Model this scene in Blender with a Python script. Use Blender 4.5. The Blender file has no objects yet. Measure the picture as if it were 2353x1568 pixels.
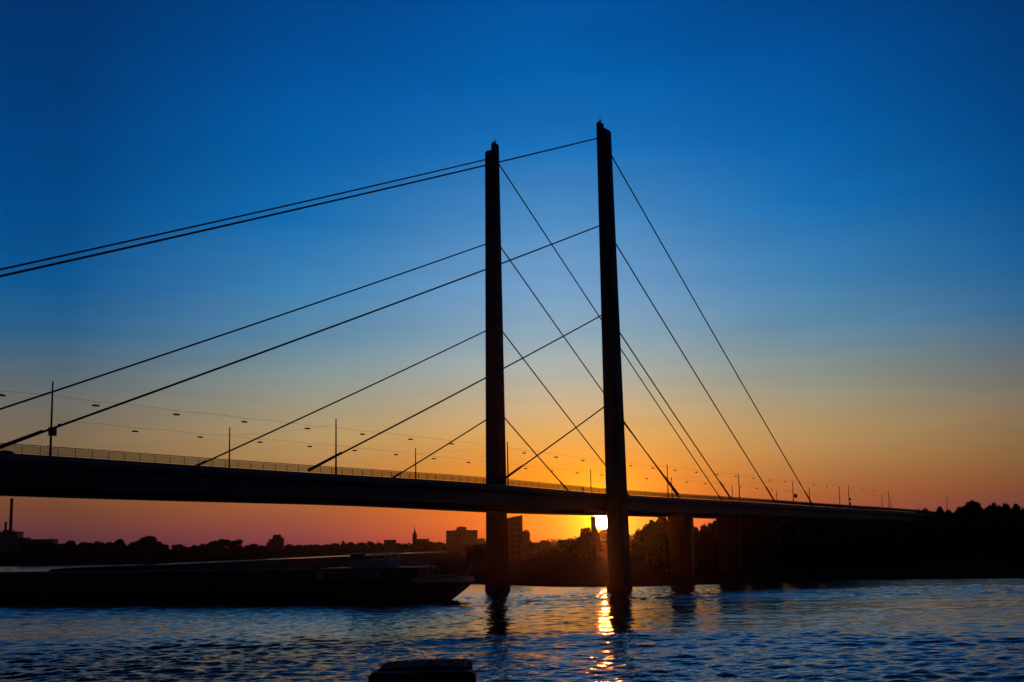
import bpy, bmesh, math, random
import numpy as np
from mathutils import Vector, Matrix

S = bpy.context.scene
C = S.collection
rad = math.radians
rng = np.random.default_rng(7)
random.seed(7)

# ------------------------------------------------------------------ camera
cam_d = bpy.data.cameras.new('camera')
cam = bpy.data.objects.new('camera', cam_d)
C.objects.link(cam)
cam_d.sensor_width = 36.0
cam_d.lens = 3020.24 / 2353 * 36
cam_d.clip_start = 0.3
cam_d.clip_end = 40000
PITCH, ROLL = 0.15229, 0.01915
cam.matrix_world = (Matrix.Translation((0, 0, 11.293)) @ Matrix.Rotation(math.pi / 2 + PITCH, 4, 'X')
                    @ Matrix.Rotation(-ROLL, 4, 'Z'))
S.camera = cam

# ------------------------------------------------------------------ view
S.view_settings.view_transform = 'Standard'
S.view_settings.look = 'None'
S.view_settings.exposure = 0
S.view_settings.gamma = 1
S.view_settings.use_curve_mapping = False
S.cycles.use_denoising = True
S.cycles.max_bounces = 6
S.cycles.sample_clamp_indirect = 4.0
S.cycles.caustics_reflective = False
S.cycles.caustics_refractive = False

# ------------------------------------------------------------------ sun + sky
SUN_AZ, SUN_EL = 3.74, 0.87          # degrees right of +Y, above the horizon
sdir = Vector((math.sin(rad(SUN_AZ)) * math.cos(rad(SUN_EL)), math.cos(rad(SUN_AZ)) * math.cos(rad(SUN_EL)), math.sin(rad(SUN_EL))))
sun_d = bpy.data.lights.new('sun', 'SUN')
sun_d.energy = 0.55
sun_d.color = (1.0, 0.19, 0.02)
sun_d.angle = rad(0.55)
sun = bpy.data.objects.new('sun', sun_d)
C.objects.link(sun)
sun.rotation_euler = (-sdir).to_track_quat('-Z', 'Y').to_euler()

world = bpy.data.worlds.new('World')
S.world = world
world.use_nodes = True
nt = world.node_tree
nt.nodes.clear()
NN, LL = nt.nodes, nt.links


def s2l(c):
    return tuple(((v / 255) / 12.92 if v / 255 <= 0.04045 else ((v / 255 + 0.055) / 1.055) ** 2.4) for v in c)


def M(op, a, b=None, c=None, clamp=False):
    n = NN.new('ShaderNodeMath')
    n.operation = op
    n.use_clamp = clamp
    for i, v in enumerate((a, b, c)):
        if v is None:
            continue
        if isinstance(v, (int, float)):
            n.inputs[i].default_value = v
        else:
            LL.new(v, n.inputs[i])
    return n.outputs[0]


def sky_ramp(fac, stops):
    n = NN.new('ShaderNodeValToRGB')
    el = n.color_ramp.elements
    n.color_ramp.interpolation = 'LINEAR'
    while len(el) < len(stops):
        el.new(0.5)
    for e, (p, c) in zip(el, sorted(stops)):
        e.position = p / 40
    for e, (p, c) in zip(el, sorted(stops)):
        e.color = (*s2l(c), 1)
    LL.new(fac, n.inputs[0])
    return n.outputs[0]


tc = NN.new('ShaderNodeTexCoord')
nrm = NN.new('ShaderNodeVectorMath')
nrm.operation = 'NORMALIZE'
LL.new(tc.outputs['Generated'], nrm.inputs[0])
sep = NN.new('ShaderNodeSeparateXYZ')
LL.new(nrm.outputs[0], sep.inputs[0])
vx, vy, vz = sep.outputs
elev = M('MULTIPLY', M('ARCSINE', vz), 180 / math.pi)
efac = M('DIVIDE', elev, 40.0, clamp=True)
hl = M('SQRT', M('ADD', M('ADD', M('MULTIPLY', vx, vx), M('MULTIPLY', vy, vy)), 1e-8))
GLOW_AZ = 2.0                        # the bright quarter of the sky
hd = M('DIVIDE', M('ADD', M('MULTIPLY', vx, math.sin(rad(GLOW_AZ))), M('MULTIPLY', vy, math.cos(rad(GLOW_AZ)))), hl)
daz = M('MULTIPLY', M('ARCCOSINE', M('MINIMUM', M('MAXIMUM', hd, -1.0), 1.0)), 180 / math.pi)

# sky colours (display values read as the sky's own glow) by elevation, in the sun's direction and further round
R0 = [(0, (214, 82, 22)), (0.7, (234, 104, 14)), (2.0, (242, 128, 12)), (3.2, (238, 144, 34)), (4.6, (222, 166, 88)), (6.0, (198, 174, 136)),
      (7.4, (172, 176, 168)), (9.0, (140, 168, 186)), (11.0, (114, 158, 199)), (14.0, (76, 140, 195)), (17.0, (24, 112, 184)), (20.0, (0, 96, 171)),
      (23.4, (0, 80, 156)), (30, (0, 58, 124)), (40, (0, 34, 84))]
R1 = [(0, (122, 56, 70)), (0.8, (148, 74, 62)), (1.8, (166, 93, 52)), (3.2, (176, 126, 72)), (4.6, (178, 146, 98)), (6.0, (154, 147, 124)),
      (7.4, (128, 146, 146)), (9.0, (92, 136, 165)), (11.0, (62, 129, 178)), (14.0, (18, 110, 177)), (17.0, (2, 95, 167)), (20.0, (0, 82, 156)),
      (23.4, (0, 66, 134)), (30, (0, 47, 106)), (40, (0, 29, 74))]
R2 = [(0, (74, 42, 58)), (0.8, (98, 54, 58)), (1.8, (117, 68, 47)), (3.2, (125, 93, 58)), (4.6, (122, 103, 80)), (6.0, (108, 105, 98)),
      (7.4, (82, 102, 116)), (9.0, (42, 96, 136)), (11.0, (10, 86, 145)), (14.0, (0, 73, 136)), (17.0, (0, 64, 127)), (20.0, (0, 56, 116)),
      (23.4, (0, 48, 105)), (30, (0, 34, 80)), (40, (0, 23, 58))]
c0, c1, c2 = sky_ramp(efac, R0), sky_ramp(efac, R1), sky_ramp(efac, R2)


def mixc(f, a, b):
    n = NN.new('ShaderNodeMix')
    n.data_type = 'RGBA'
    LL.new(f, n.inputs[0])
    LL.new(a, n.inputs[6])
    LL.new(b, n.inputs[7])
    return n.outputs[2]


def mrange(v, a, b, c, d, kind='LINEAR'):
    n = NN.new('ShaderNodeMapRange')
    n.interpolation_type = kind
    LL.new(v, n.inputs[0])
    for i, x in enumerate((a, b, c, d)):
        n.inputs[i + 1].default_value = x
    return n.outputs[0]


w1 = mrange(daz, 0.0, 11.5, 0.0, 1.0, 'SMOOTHSTEP')
w1 = M('ADD', M('MULTIPLY', w1, 0.6), mrange(daz, 0.0, 11.5, 0.0, 0.4))
w2 = mrange(daz, 11.0, 21.0, 0.0, 1.0)
col = mixc(w2, mixc(w1, c0, c1), c2)
dim = M('MULTIPLY', mrange(daz, 21.0, 110.0, 1.0, 0.15, 'SMOOTHSTEP'), 1.0)
# very thin high cloud: faint streaks that lighten the sky by a few per cent
cmap = NN.new('ShaderNodeMapping')
cmap.inputs['Scale'].default_value = (3.0, 3.0, 22.0)
cmap.inputs['Rotation'].default_value = (0.0, 0.10, 0.0)
LL.new(nrm.outputs[0], cmap.inputs['Vector'])
cn = NN.new('ShaderNodeTexNoise')
cn.inputs['Scale'].default_value = 1.6
cn.inputs['Detail'].default_value = 7
cn.inputs['Roughness'].default_value = 0.62
cn.inputs['Distortion'].default_value = 0.7
LL.new(cmap.outputs[0], cn.inputs['Vector'])
dim = M('MULTIPLY', dim, mrange(cn.outputs['Fac'], 0.25, 0.75, 0.93, 1.07))

sd = NN.new('ShaderNodeVectorMath')
sd.operation = 'DOT_PRODUCT'
LL.new(nrm.outputs[0], sd.inputs[0])
sd.inputs[1].default_value = sdir
gam = M('MULTIPLY', M('ARCCOSINE', M('MINIMUM', sd.outputs['Value'], 1.0)), 180 / math.pi)
glow = M('MULTIPLY', M('EXPONENT', M('MULTIPLY', gam, -1 / 0.62)), 2.8)
glow = M('ADD', glow, M('MULTIPLY', M('EXPONENT', M('MULTIPLY', gam, -1 / 2.2)), 0.16))
disc = mrange(gam, 0.29, 0.40, 60.0, 0.0, 'SMOOTHSTEP')


def scaled(colr, f):
    n = NN.new('ShaderNodeVectorMath')
    n.operation = 'SCALE'
    if isinstance(colr, tuple):
        n.inputs[0].default_value = colr
    else:
        LL.new(colr, n.inputs[0])
    LL.new(f, n.inputs[3])
    return n.outputs[0]


def vadd(a, b):
    n = NN.new('ShaderNodeVectorMath')
    n.operation = 'ADD'
    LL.new(a, n.inputs[0])
    LL.new(b, n.inputs[1])
    return n.outputs[0]


total = vadd(vadd(scaled(col, dim), scaled((1.0, 0.60, 0.0), glow)), scaled((1.0, 0.86, 0.5), disc))
bg = NN.new('ShaderNodeBackground')
bg.inputs['Strength'].default_value = 1.0
LL.new(total, bg.inputs['Color'])
nish = NN.new('ShaderNodeTexSky')
nish.sky_type = 'NISHITA'
nish.sun_disc = False
nish.sun_elevation = rad(SUN_EL)
nish.sun_rotation = rad(SUN_AZ)
bg2 = NN.new('ShaderNodeBackground')
bg2.inputs['Strength'].default_value = 0.0006
LL.new(nish.outputs[0], bg2.inputs['Color'])
addw = NN.new('ShaderNodeAddShader')
LL.new(bg.outputs[0], addw.inputs[0])
LL.new(bg2.outputs[0], addw.inputs[1])
wo = NN.new('ShaderNodeOutputWorld')
LL.new(addw.outputs[0], wo.inputs['Surface'])

# ------------------------------------------------------------------ materials


def mat(name, colr, rough=0.6, metal=0.0, var=0.25, scale=3.0, bump=0.0, spec=0.4):
    m = bpy.data.materials.new(name)
    m.use_nodes = True
    t = m.node_tree
    b = t.nodes['Principled BSDF']
    b.inputs['Roughness'].default_value = rough
    b.inputs['Metallic'].default_value = metal
    b.inputs['Specular IOR Level'].default_value = spec
    tcn = t.nodes.new('ShaderNodeTexCoord')
    nz = t.nodes.new('ShaderNodeTexNoise')
    nz.inputs['Scale'].default_value = scale
    nz.inputs['Detail'].default_value = 5
    t.links.new(tcn.outputs['Object'], nz.inputs['Vector'])
    cr = t.nodes.new('ShaderNodeValToRGB')
    lo = [max(0, v * (1 - var)) for v in colr]
    hi = [min(1, v * (1 + var)) for v in colr]
    cr.color_ramp.elements[0].position = 0.3
    cr.color_ramp.elements[1].position = 0.7
    cr.color_ramp.elements[0].color = (*lo, 1)
    cr.color_ramp.elements[1].color = (*hi, 1)
    t.links.new(nz.outputs['Fac'], cr.inputs[0])
    t.links.new(cr.outputs[0], b.inputs['Base Color'])
    if bump:
        bp = t.nodes.new('ShaderNodeBump')
        bp.inputs['Strength'].default_value = bump
        bp.inputs['Distance'].default_value = 0.05
        t.links.new(nz.outputs['Fac'], bp.inputs['Height'])
        t.links.new(bp.outputs[0], b.inputs['Normal'])
    return m


M_STEEL = mat('painted_steel', (0.05, 0.06, 0.068), 0.75, 0.0, 0.2, 0.4, 0.0, 0.15)
M_CABLE = mat('cable_steel', (0.045, 0.05, 0.055), 0.9, 0.0, 0.15, 1.0, 0.0, 0.05)
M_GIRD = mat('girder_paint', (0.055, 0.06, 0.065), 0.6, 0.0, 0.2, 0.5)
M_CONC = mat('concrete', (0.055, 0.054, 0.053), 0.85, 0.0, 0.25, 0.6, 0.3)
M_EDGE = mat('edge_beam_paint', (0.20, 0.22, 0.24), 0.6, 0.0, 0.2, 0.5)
M_ASPH = mat('asphalt', (0.05, 0.05, 0.052), 0.9, 0.0, 0.2, 4.0)
M_GRASS = mat('meadow_grass', (0.026, 0.032, 0.016), 1.0, 0.0, 0.4, 0.08, 0.0, 0.0)
M_LEAF = mat('foliage', (0.03, 0.04, 0.018), 0.9, 0.0, 0.4, 2.0, 0.0, 0.0)
M_BARK = mat('bark', (0.08, 0.06, 0.045), 0.9, 0.0, 0.3, 6.0)
M_HULL = mat('black_hull_paint', (0.02, 0.02, 0.024), 0.45, 0.0, 0.4, 0.4)
M_HATCH = mat('hatch_cover_metal', (0.04, 0.04, 0.044), 0.9, 0.0, 0.25, 0.7, 0.0, 0.05)
M_WHITE = mat('white_boat_paint', (0.62, 0.62, 0.6), 0.45, 0.0, 0.08, 1.0)
M_RED = mat('maroon_cabin_paint', (0.10, 0.028, 0.024), 0.5, 0.0, 0.2, 1.0)
M_DARK = mat('dark_rubber', (0.02, 0.02, 0.02), 0.7)
M_STONE = mat('weathered_stone', (0.06, 0.045, 0.038), 0.9, 0.0, 0.45, 14.0, 0.9)
M_PAVE = mat('quay_paving', (0.2, 0.19, 0.18), 0.9, 0.0, 0.25, 3.0, 0.3)
M_BRICK = mat('dark_brick', (0.07, 0.045, 0.038), 0.9, 0.0, 0.25, 0.5)
M_RENDER = mat('grey_render', (0.14, 0.135, 0.14), 0.9, 0.0, 0.15, 0.3)
M_SLATE = mat('roof_slate', (0.06, 0.06, 0.065), 0.7, 0.0, 0.2, 1.0)
M_CAR = mat('dark_car_paint', (0.03, 0.035, 0.05), 0.3, 0.3, 0.1, 2.0)
M_CLOTH = mat('dark_jacket_cloth', (0.035, 0.035, 0.045), 0.9)
M_LAMP = mat('lamp_housing', (0.09, 0.09, 0.095), 0.5)


def glass_mat(name):
    m = bpy.data.materials.new(name)
    m.use_nodes = True
    t = m.node_tree
    b = t.nodes['Principled BSDF']
    t.nodes.remove(b)
    tr = t.nodes.new('ShaderNodeBsdfTransparent')
    tr.inputs[0].default_value = (0.8, 0.86, 0.84, 1)
    gl = t.nodes.new('ShaderNodeBsdfGlossy')
    gl.inputs['Roughness'].default_value = 0.03
    fr = t.nodes.new('ShaderNodeFresnel')
    fr.inputs[0].default_value = 1.5
    mx = t.nodes.new('ShaderNodeMixShader')
    t.links.new(fr.outputs[0], mx.inputs[0])
    t.links.new(tr.outputs[0], mx.inputs[1])
    t.links.new(gl.outputs[0], mx.inputs[2])
    t.links.new(mx.outputs[0], t.nodes['Material Output'].inputs['Surface'])
    return m


M_GLASS = glass_mat('window_glass')
M_DGLASS = mat('dark_window_glass', (0.02, 0.025, 0.03), 0.08, 0.0, 0.1, 1.0, 0.0, 0.6)


def water_mat():
    m = bpy.data.materials.new('river_water')
    m.use_nodes = True
    t = m.node_tree
    b = t.nodes['Principled BSDF']
    b.inputs['Base Color'].default_value = (0.004, 0.010, 0.018, 1)
    b.inputs['IOR'].default_value = 1.33
    b.inputs['Specular IOR Level'].default_value = 0.5
    b.inputs['Roughness'].default_value = 0.085

    def noise(scale, detail, rough=0.5, stretch=(1, 1, 1), dist=0.0):
        geo = t.nodes.new('ShaderNodeNewGeometry')
        mp = t.nodes.new('ShaderNodeMapping')
        mp.inputs['Scale'].default_value = stretch
        t.links.new(geo.outputs['Position'], mp.inputs['Vector'])
        n = t.nodes.new('ShaderNodeTexNoise')
        n.inputs['Scale'].default_value = scale
        n.inputs['Detail'].default_value = detail
        n.inputs['Roughness'].default_value = rough
        n.inputs['Distortion'].default_value = dist
        t.links.new(mp.outputs[0], n.inputs['Vector'])
        return n.outputs['Fac']

    def mm(op, a, b_):
        n = t.nodes.new('ShaderNodeMath')
        n.operation = op
        for i, v in enumerate((a, b_)):
            if isinstance(v, (int, float)):
                n.inputs[i].default_value = v
            else:
                t.links.new(v, n.inputs[i])
        return n.outputs[0]
    # patches of ruffled and calm water
    patch = noise(0.018, 3, 0.55, (0.6, 1.6, 1), 0.6)
    mr = t.nodes.new('ShaderNodeMapRange')
    mr.interpolation_type = 'SMOOTHSTEP'
    t.links.new(patch, mr.inputs[0])
    for i, v in enumerate((0.38, 0.62, 0.75, 1.2)):
        mr.inputs[i + 1].default_value = v
    big = noise(0.16, 3, 0.5, (0.55, 1, 1), 0.3)
    mid = noise(0.62, 3, 0.55, (0.7, 1, 1), 0.3)
    fine = noise(2.6, 2, 0.5, (0.8, 1, 1))
    h = mm('ADD', mm('MULTIPLY', big, 0.30), mm('ADD', mm('MULTIPLY', mid, 0.24), mm('MULTIPLY', fine, 0.05)))
    ra = t.nodes.new('ShaderNodeAttribute')
    ra.attribute_name = 'ruffle'
    h = mm('MULTIPLY', h, mm('MULTIPLY', mr.outputs[0], ra.outputs['Fac']))
    bp = t.nodes.new('ShaderNodeBump')
    bp.inputs['Strength'].default_value = 1.0
    bp.inputs['Distance'].default_value = 1.0
    t.links.new(h, bp.inputs['Height'])
    t.links.new(bp.outputs[0], b.inputs['Normal'])
    return m


M_WATER = water_mat()

# ------------------------------------------------------------------ helpers


def link(o, parent=None):
    C.objects.link(o)
    if parent is not None:
        o.parent = parent
    return o


def tag(o, label=None, cat=None, group=None, kind=None):
    if label:
        o['label'] = label
    if cat:
        o['category'] = cat
    if group:
        o['group'] = group
    if kind:
        o['kind'] = kind
    return o


def empty(name, loc, rz=0.0, label=None, cat=None, group=None):
    o = bpy.data.objects.new(name, None)
    o.empty_display_size = 0.5
    o.location = loc
    o.rotation_euler = (0, 0, rz)
    link(o)
    return tag(o, label, cat, group)


class MB:
    """collects shapes into one mesh"""

    def __init__(self):
        self.v, self.f = [], []

    def add(self, v, f):
        k = len(self.v)
        self.v += [tuple(p) for p in v]
        self.f += [tuple(i + k for i in q) for q in f]
        return self

    def box(self, x0, x1, y0, y1, z0, z1):
        v = [(x, y, z) for z in (z0, z1) for x, y in ((x0, y0), (x1, y0), (x1, y1), (x0, y1))]
        return self.add(v, [(3, 2, 1, 0), (4, 5, 6, 7), (0, 1, 5, 4), (1, 2, 6, 5), (2, 3, 7, 6), (3, 0, 4, 7)])

    def frustum(self, b, z0, tp, z1):
        """b, tp: (x0, x1, y0, y1) at z0 and z1"""
        v = [(b[0], b[2], z0), (b[1], b[2], z0), (b[1], b[3], z0), (b[0], b[3], z0), (tp[0], tp[2], z1), (tp[1], tp[2], z1), (tp[1], tp[3], z1), (tp[0], tp[3], z1)]
        return self.add(v, [(3, 2, 1, 0), (4, 5, 6, 7), (0, 1, 5, 4), (1, 2, 6, 5), (2, 3, 7, 6), (3, 0, 4, 7)])

    def tube(self, a, b, r0, r1=None, n=8, cap=True):
        r1 = r0 if r1 is None else r1
        a, b = Vector(a), Vector(b)
        d = (b - a).normalized()
        s = d.orthogonal().normalized()
        t = d.cross(s)
        v = []
        for p, r in ((a, r0), (b, r1)):
            for i in range(n):
                g = 2 * math.pi * i / n
                v.append(p + s * (r * math.cos(g)) + t * (r * math.sin(g)))
        f = [(i, (i + 1) % n, n + (i + 1) % n, n + i) for i in range(n)]
        if cap:
            f += [tuple(reversed(range(n))), tuple(range(n, 2 * n))]
        return self.add(v, f)

    def sweep(self, rings, closed=True, cap=True):
        n = len(rings[0])
        v = [p for r in rings for p in r]
        f = []
        for k in range(len(rings) - 1):
            for i in range(n if closed else n - 1):
                j = (i + 1) % n
                f.append((k * n + i, k * n + j, (k + 1) * n + j, (k + 1) * n + i))
        if cap and closed:
            f += [tuple(reversed(range(n))), tuple(range((len(rings) - 1) * n, len(rings) * n))]
        return self.add(v, f)

    def mesh(self, name, m, smooth=False):
        me = bpy.data.meshes.new(name)
        me.from_pydata(self.v, [], self.f)
        bm = bmesh.new()
        bm.from_mesh(me)
        bmesh.ops.recalc_face_normals(bm, faces=bm.faces)
        bm.to_mesh(me)
        bm.free()
        if m:
            me.materials.append(m)
        if smooth:
            for p in me.polygons:
                p.use_smooth = True
        me.update()
        return me

    def build(self, name, m, parent=None, smooth=False):
        return link(bpy.data.objects.new(name, self.mesh(name, m, smooth)), parent)


def copy_tree(o, parent=None):
    c = o.copy()
    C.objects.link(c)
    if parent is not None:
        c.parent = parent
    for ch in list(o.children):
        copy_tree(ch, c)
    return c


ORD = ('first second third fourth fifth sixth seventh eighth ninth tenth eleventh twelfth thirteenth fourteenth fifteenth sixteenth seventeenth eighteenth '
       'nineteenth twentieth twenty-first twenty-second twenty-third twenty-fourth twenty-fifth twenty-sixth twenty-seventh twenty-eighth twenty-ninth thirtieth').split()

# ------------------------------------------------------------------ river, banks
SHORE = [(3000, 60), (400, 262), (200, 318), (127, 334.6), (113.5, 344.1), (91.8, 346.9), (68.4, 343.0), (44.7, 332.7), (27.6, 329.5), (12.4, 338.3), (1.5, 351.5),
         (-13.5, 375.3), (-60, 440), (-140, 545), (-215, 660), (-268, 760), (-302, 860), (-300, 905), (-276, 920), (-258, 960), (-253, 1023), (-229, 1173), (-191, 1376),
         (-136, 1693), (-80, 2010), (-110, 2040), (-161, 1980), (-217, 1560), (-252, 1290), (-283, 1177), (-298, 1100), (-340, 1118), (-367, 1130), (-387, 1090), (-432, 1115),
         (-800, 1180), (-4000, 900)]
POLY = np.array(SHORE + [(-4000, 5), (3000, 5)], float)
SEG = np.array(SHORE, float)


def shore_dist(P):
    """distance to the waterline, negative over water"""
    P = np.asarray(P, float)
    d = np.full(len(P), 1e9)
    for a, b in zip(SEG[:-1], SEG[1:]):
        ab = b - a
        t = np.clip(((P - a) @ ab) / (ab @ ab), 0, 1)
        d = np.minimum(d, np.hypot(*(P - a - t[:, None] * ab).T))
    ins = np.zeros(len(P), bool)
    n = len(POLY)
    for i in range(n):
        x0, y0 = POLY[i]
        x1, y1 = POLY[(i + 1) % n]
        c = (y0 > P[:, 1]) != (y1 > P[:, 1])
        with np.errstate(divide='ignore', invalid='ignore'):
            xi = (x1 - x0) * (P[:, 1] - y0) / (y1 - y0) + x0
        ins ^= c & (P[:, 0] < xi)
    return np.where(ins, -d, d)


def ground_z(P):
    P = np.atleast_2d(np.asarray(P, float))
    d = shore_dist(P)
    z = np.interp(d, [-60, -10, 0, 3, 25, 90, 300, 1000, 3000], [-3.5, -1.6, 0.0, 0.35, 0.9, 1.5, 2.6, 4.0, 6.0])
    # flood dike behind the meadow on the right and a rise under the right-hand trees
    z = z + 0.12 * np.sin(P[:, 0] * 0.09 + 1) * np.sin(P[:, 1] * 0.07) * np.clip(d / 30, 0, 1)
    k = np.clip((P[:, 0] - 95) / 60, 0, 1) * np.clip((d - 70) / 110, 0, 1)
    return z + 3.0 * k


def lines(parts):
    out = []
    for a, b, st in parts:
        out += list(np.arange(a, b, st))
    return np.array(out)


def grid_mesh(name, xs, ys, zf, m):
    X, Y = np.meshgrid(xs, ys)
    P = np.stack([X.ravel(), Y.ravel()], 1)
    Z = zf(P)
    V = np.column_stack([P, Z])
    nx, ny = len(xs), len(ys)
    i = np.arange(nx - 1)[None, :] + nx * np.arange(ny - 1)[:, None]
    F = np.stack([i, i + 1, i + nx + 1, i + nx], -1).reshape(-1, 4)
    me = bpy.data.meshes.new(name)
    me.vertices.add(len(V))
    me.vertices.foreach_set('co', V.ravel().astype(np.float32))
    me.loops.add(len(F) * 4)
    me.loops.foreach_set('vertex_index', F.ravel().astype(np.int32))
    me.polygons.add(len(F))
    me.polygons.foreach_set('loop_start', (np.arange(len(F)) * 4).astype(np.int32))
    me.polygons.foreach_set('use_smooth', np.ones(len(F), bool))
    me.materials.append(m)
    me.update()
    me.validate()
    return link(bpy.data.objects.new(name, me))


gx = np.concatenate([-np.geomspace(4800, 480, 22), lines([(-470, -30, 8), (-30, 150, 2.5), (150, 320, 8)]), np.geomspace(330, 4800, 22)])
gy = np.concatenate([lines([(9, 310, 25), (310, 400, 2.5), (400, 760, 8), (760, 1360, 14)]), np.geomspace(1370, 5300, 40)])
tag(grid_mesh('ground', gx, gy, ground_z, M_GRASS), kind='structure')


def ruffle(P):
    """how choppy the water is: wake-ruffled bands between calmer slicks"""
    x, y = P[:, 0], P[:, 1]

    def step(v, w):
        return 1 / (1 + np.exp(np.clip(-v / w, -40, 40)))
    wob = 3.0 * np.sin(x * .06 + 1) + 2.0 * np.sin(x * .17 + 2) + 1.2 * np.sin(x * .41)
    near_chop = step(166 - .16 * x + wob - y, 2.2)
    mid_chop = step(y - 244 - .06 * x + wob, 3) * step(290 + .08 * x - wob - y, 4)
    left = step(-x - 5 + 6 * np.sin(y * .05), 14)
    r = .40 + .48 * near_chop + .42 * mid_chop + .22 * left * (1 - near_chop)
    r *= 1 + .28 * np.sin(x * .045 + y * .021 + 1.3) * np.sin(y * .05 - x * .02)
    return np.clip(r, .2, 1.55)


def wave_z(P):
    x, y = P[:, 0], P[:, 1]
    z = np.zeros(len(P))
    near = np.clip((420 - y) / 120, 0, 1)
    rs = np.random.default_rng(3)
    for lam, amp, n in ((14, .045, 6), (7.5, .050, 9), (4.2, .056, 14), (2.4, .050, 20), (1.5, .034, 20)):
        for _ in range(n):
            th = rs.normal(1.75, .55)
            k = 2 * math.pi / (lam * rs.uniform(.75, 1.35))
            z += amp / math.sqrt(n) * np.sin(k * (x * math.cos(th) + y * math.sin(th)) + rs.uniform(0, 6.28))
    # slow modulation: ruffled bands and slicks
    z *= ruffle(P) * near
    # wake trains of the passing barge
    for y0, sl, amp, wid, ph in ((262, .055, .30, 9, 0), (282, .09, .20, 7, 1.3), (236, .02, .12, 8, 2.4), (158, -.02, .26, 7, .7), (146, .015, .16, 6, 2.2), (199, .03, .08, 8, 4)):
        yc = y0 + sl * x + 2.6 * np.sin(x * .05 + ph) + 1.4 * np.sin(x * .16 + ph * 2) + .8 * np.sin(x * .43 + ph * 5) + .5 * np.sin(x * .9 + ph * 3)
        s = (y - yc) / wid
        env = np.clip(0.5 + 0.45 * np.sin(x * .035 + ph * 3) + .35 * np.sin(x * .21 + ph * 7) * np.sin(x * .083 + ph), 0, 1.2) * (1 / (1 + np.exp(-(x + (20 if y0 > 220 else 60)) / 12)))
        z += amp * env * np.exp(-s * s) * np.cos(s * 3.0)
    return z


wx = np.concatenate([-np.geomspace(4800, 190, 16), lines([(-180, -80, 1.8), (-80, -54, 1.0), (-54, 54, .33), (54, 130, 1.0), (130, 180, 2.5)]), np.geomspace(185, 4000, 16)])
wy = np.concatenate([lines([(9, 90, 9), (90, 172, .33), (172, 250, .7), (250, 350, 1.2), (350, 430, 4)]), np.geomspace(440, 2600, 30)])
wat = tag(grid_mesh('water', wx, wy, wave_z, M_WATER), kind='structure')
at = wat.data.attributes.new('ruffle', 'FLOAT', 'POINT')
co = np.empty(len(wat.data.vertices) * 3, np.float32)
wat.data.vertices.foreach_get('co', co)
at.data.foreach_set('value', ruffle(co.reshape(-1, 3)[:, :2].astype(float)).astype(np.float32))

q = MB().box(-400, 400, -60, 8.6, 9.4, 9.6).build('promenade', M_PAVE)
tag(q, kind='structure')
q = MB().box(-400, 400, 8.6, 9.3, -4, 9.65).build('quay_wall', M_CONC)
tag(q, 'concrete quay wall along the near river bank below the camera', 'wall')

# ------------------------------------------------------------------ the bridge
W = 30.0
TH = 1.0463
BO = Vector((22.47, 306.35, 0))
U = Vector((math.cos(TH), math.sin(TH), 0))
N = Vector((-math.sin(TH), math.cos(TH), 0))


def BW(t, lat, z):
    return BO + U * t + N * lat + Vector((0, 0, z))


DT = [-345, -250, -169.8, -161.9, -148.7, -131.8, -104.1, -74.4, -56.8, -42.4, -4.3, 8.5, 50.2, 82.6, 112.5, 146.7, 181, 220.4, 273.2, 340, 430, 540, 660, 780]
DZ = [21.6, 22.9, 23.30, 23.27, 23.17, 23.05, 22.97, 22.95, 22.86, 22.62, 22.02, 21.92, 21.8, 21.75, 21.62, 21.4, 21.24, 21.1, 20.9, 20.2, 18.6, 15.6, 11.0, 6.5]
_k = np.array([np.interp(np.linspace(t - 14, t + 14, 9), DT, DZ).mean() for t in np.arange(-345, 781, 4.0)])


def zt(t):
    return float(np.interp(t, np.arange(-345, 781, 4.0), _k))


bridge = empty('cable_stayed_bridge', BO, TH, 'long dark cable-stayed road bridge with twin pylons crossing the river against the sunset', 'bridge')
ts = np.arange(-345, 776, 5.0)


def strip(y0, y1, a, b, name, m, t0=-345, t1=776):
    """bar along the deck between lateral y0..y1 and heights zt+a..zt+b"""
    mb = MB()
    mb.sweep([[(t, y0, zt(t) + a), (t, y1, zt(t) + a), (t, y1, zt(t) + b), (t, y0, zt(t) + b)] for t in np.arange(t0, t1, 5.0)])
    return mb.build(name, m, bridge)


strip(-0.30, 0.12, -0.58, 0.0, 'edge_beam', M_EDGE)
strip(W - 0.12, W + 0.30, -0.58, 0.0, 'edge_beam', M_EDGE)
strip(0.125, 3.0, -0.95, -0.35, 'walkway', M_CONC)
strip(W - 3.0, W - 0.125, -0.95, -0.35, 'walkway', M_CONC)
strip(3.005, W - 3.005, -1.15, -0.75, 'roadway', M_ASPH)
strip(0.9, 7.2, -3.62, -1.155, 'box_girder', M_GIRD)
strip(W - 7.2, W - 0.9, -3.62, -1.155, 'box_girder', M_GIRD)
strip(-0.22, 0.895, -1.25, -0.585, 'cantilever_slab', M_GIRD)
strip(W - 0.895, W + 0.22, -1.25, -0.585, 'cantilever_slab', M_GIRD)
cb = MB()
for t in np.arange(-340, 770, 12.2):
    cb.box(t - 0.2, t + 0.2, 7.21, W - 7.21, zt(t) - 3.3, zt(t) - 1.16)
tag(cb.build('cross_beam', M_GIRD, bridge), kind='stuff')

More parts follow.
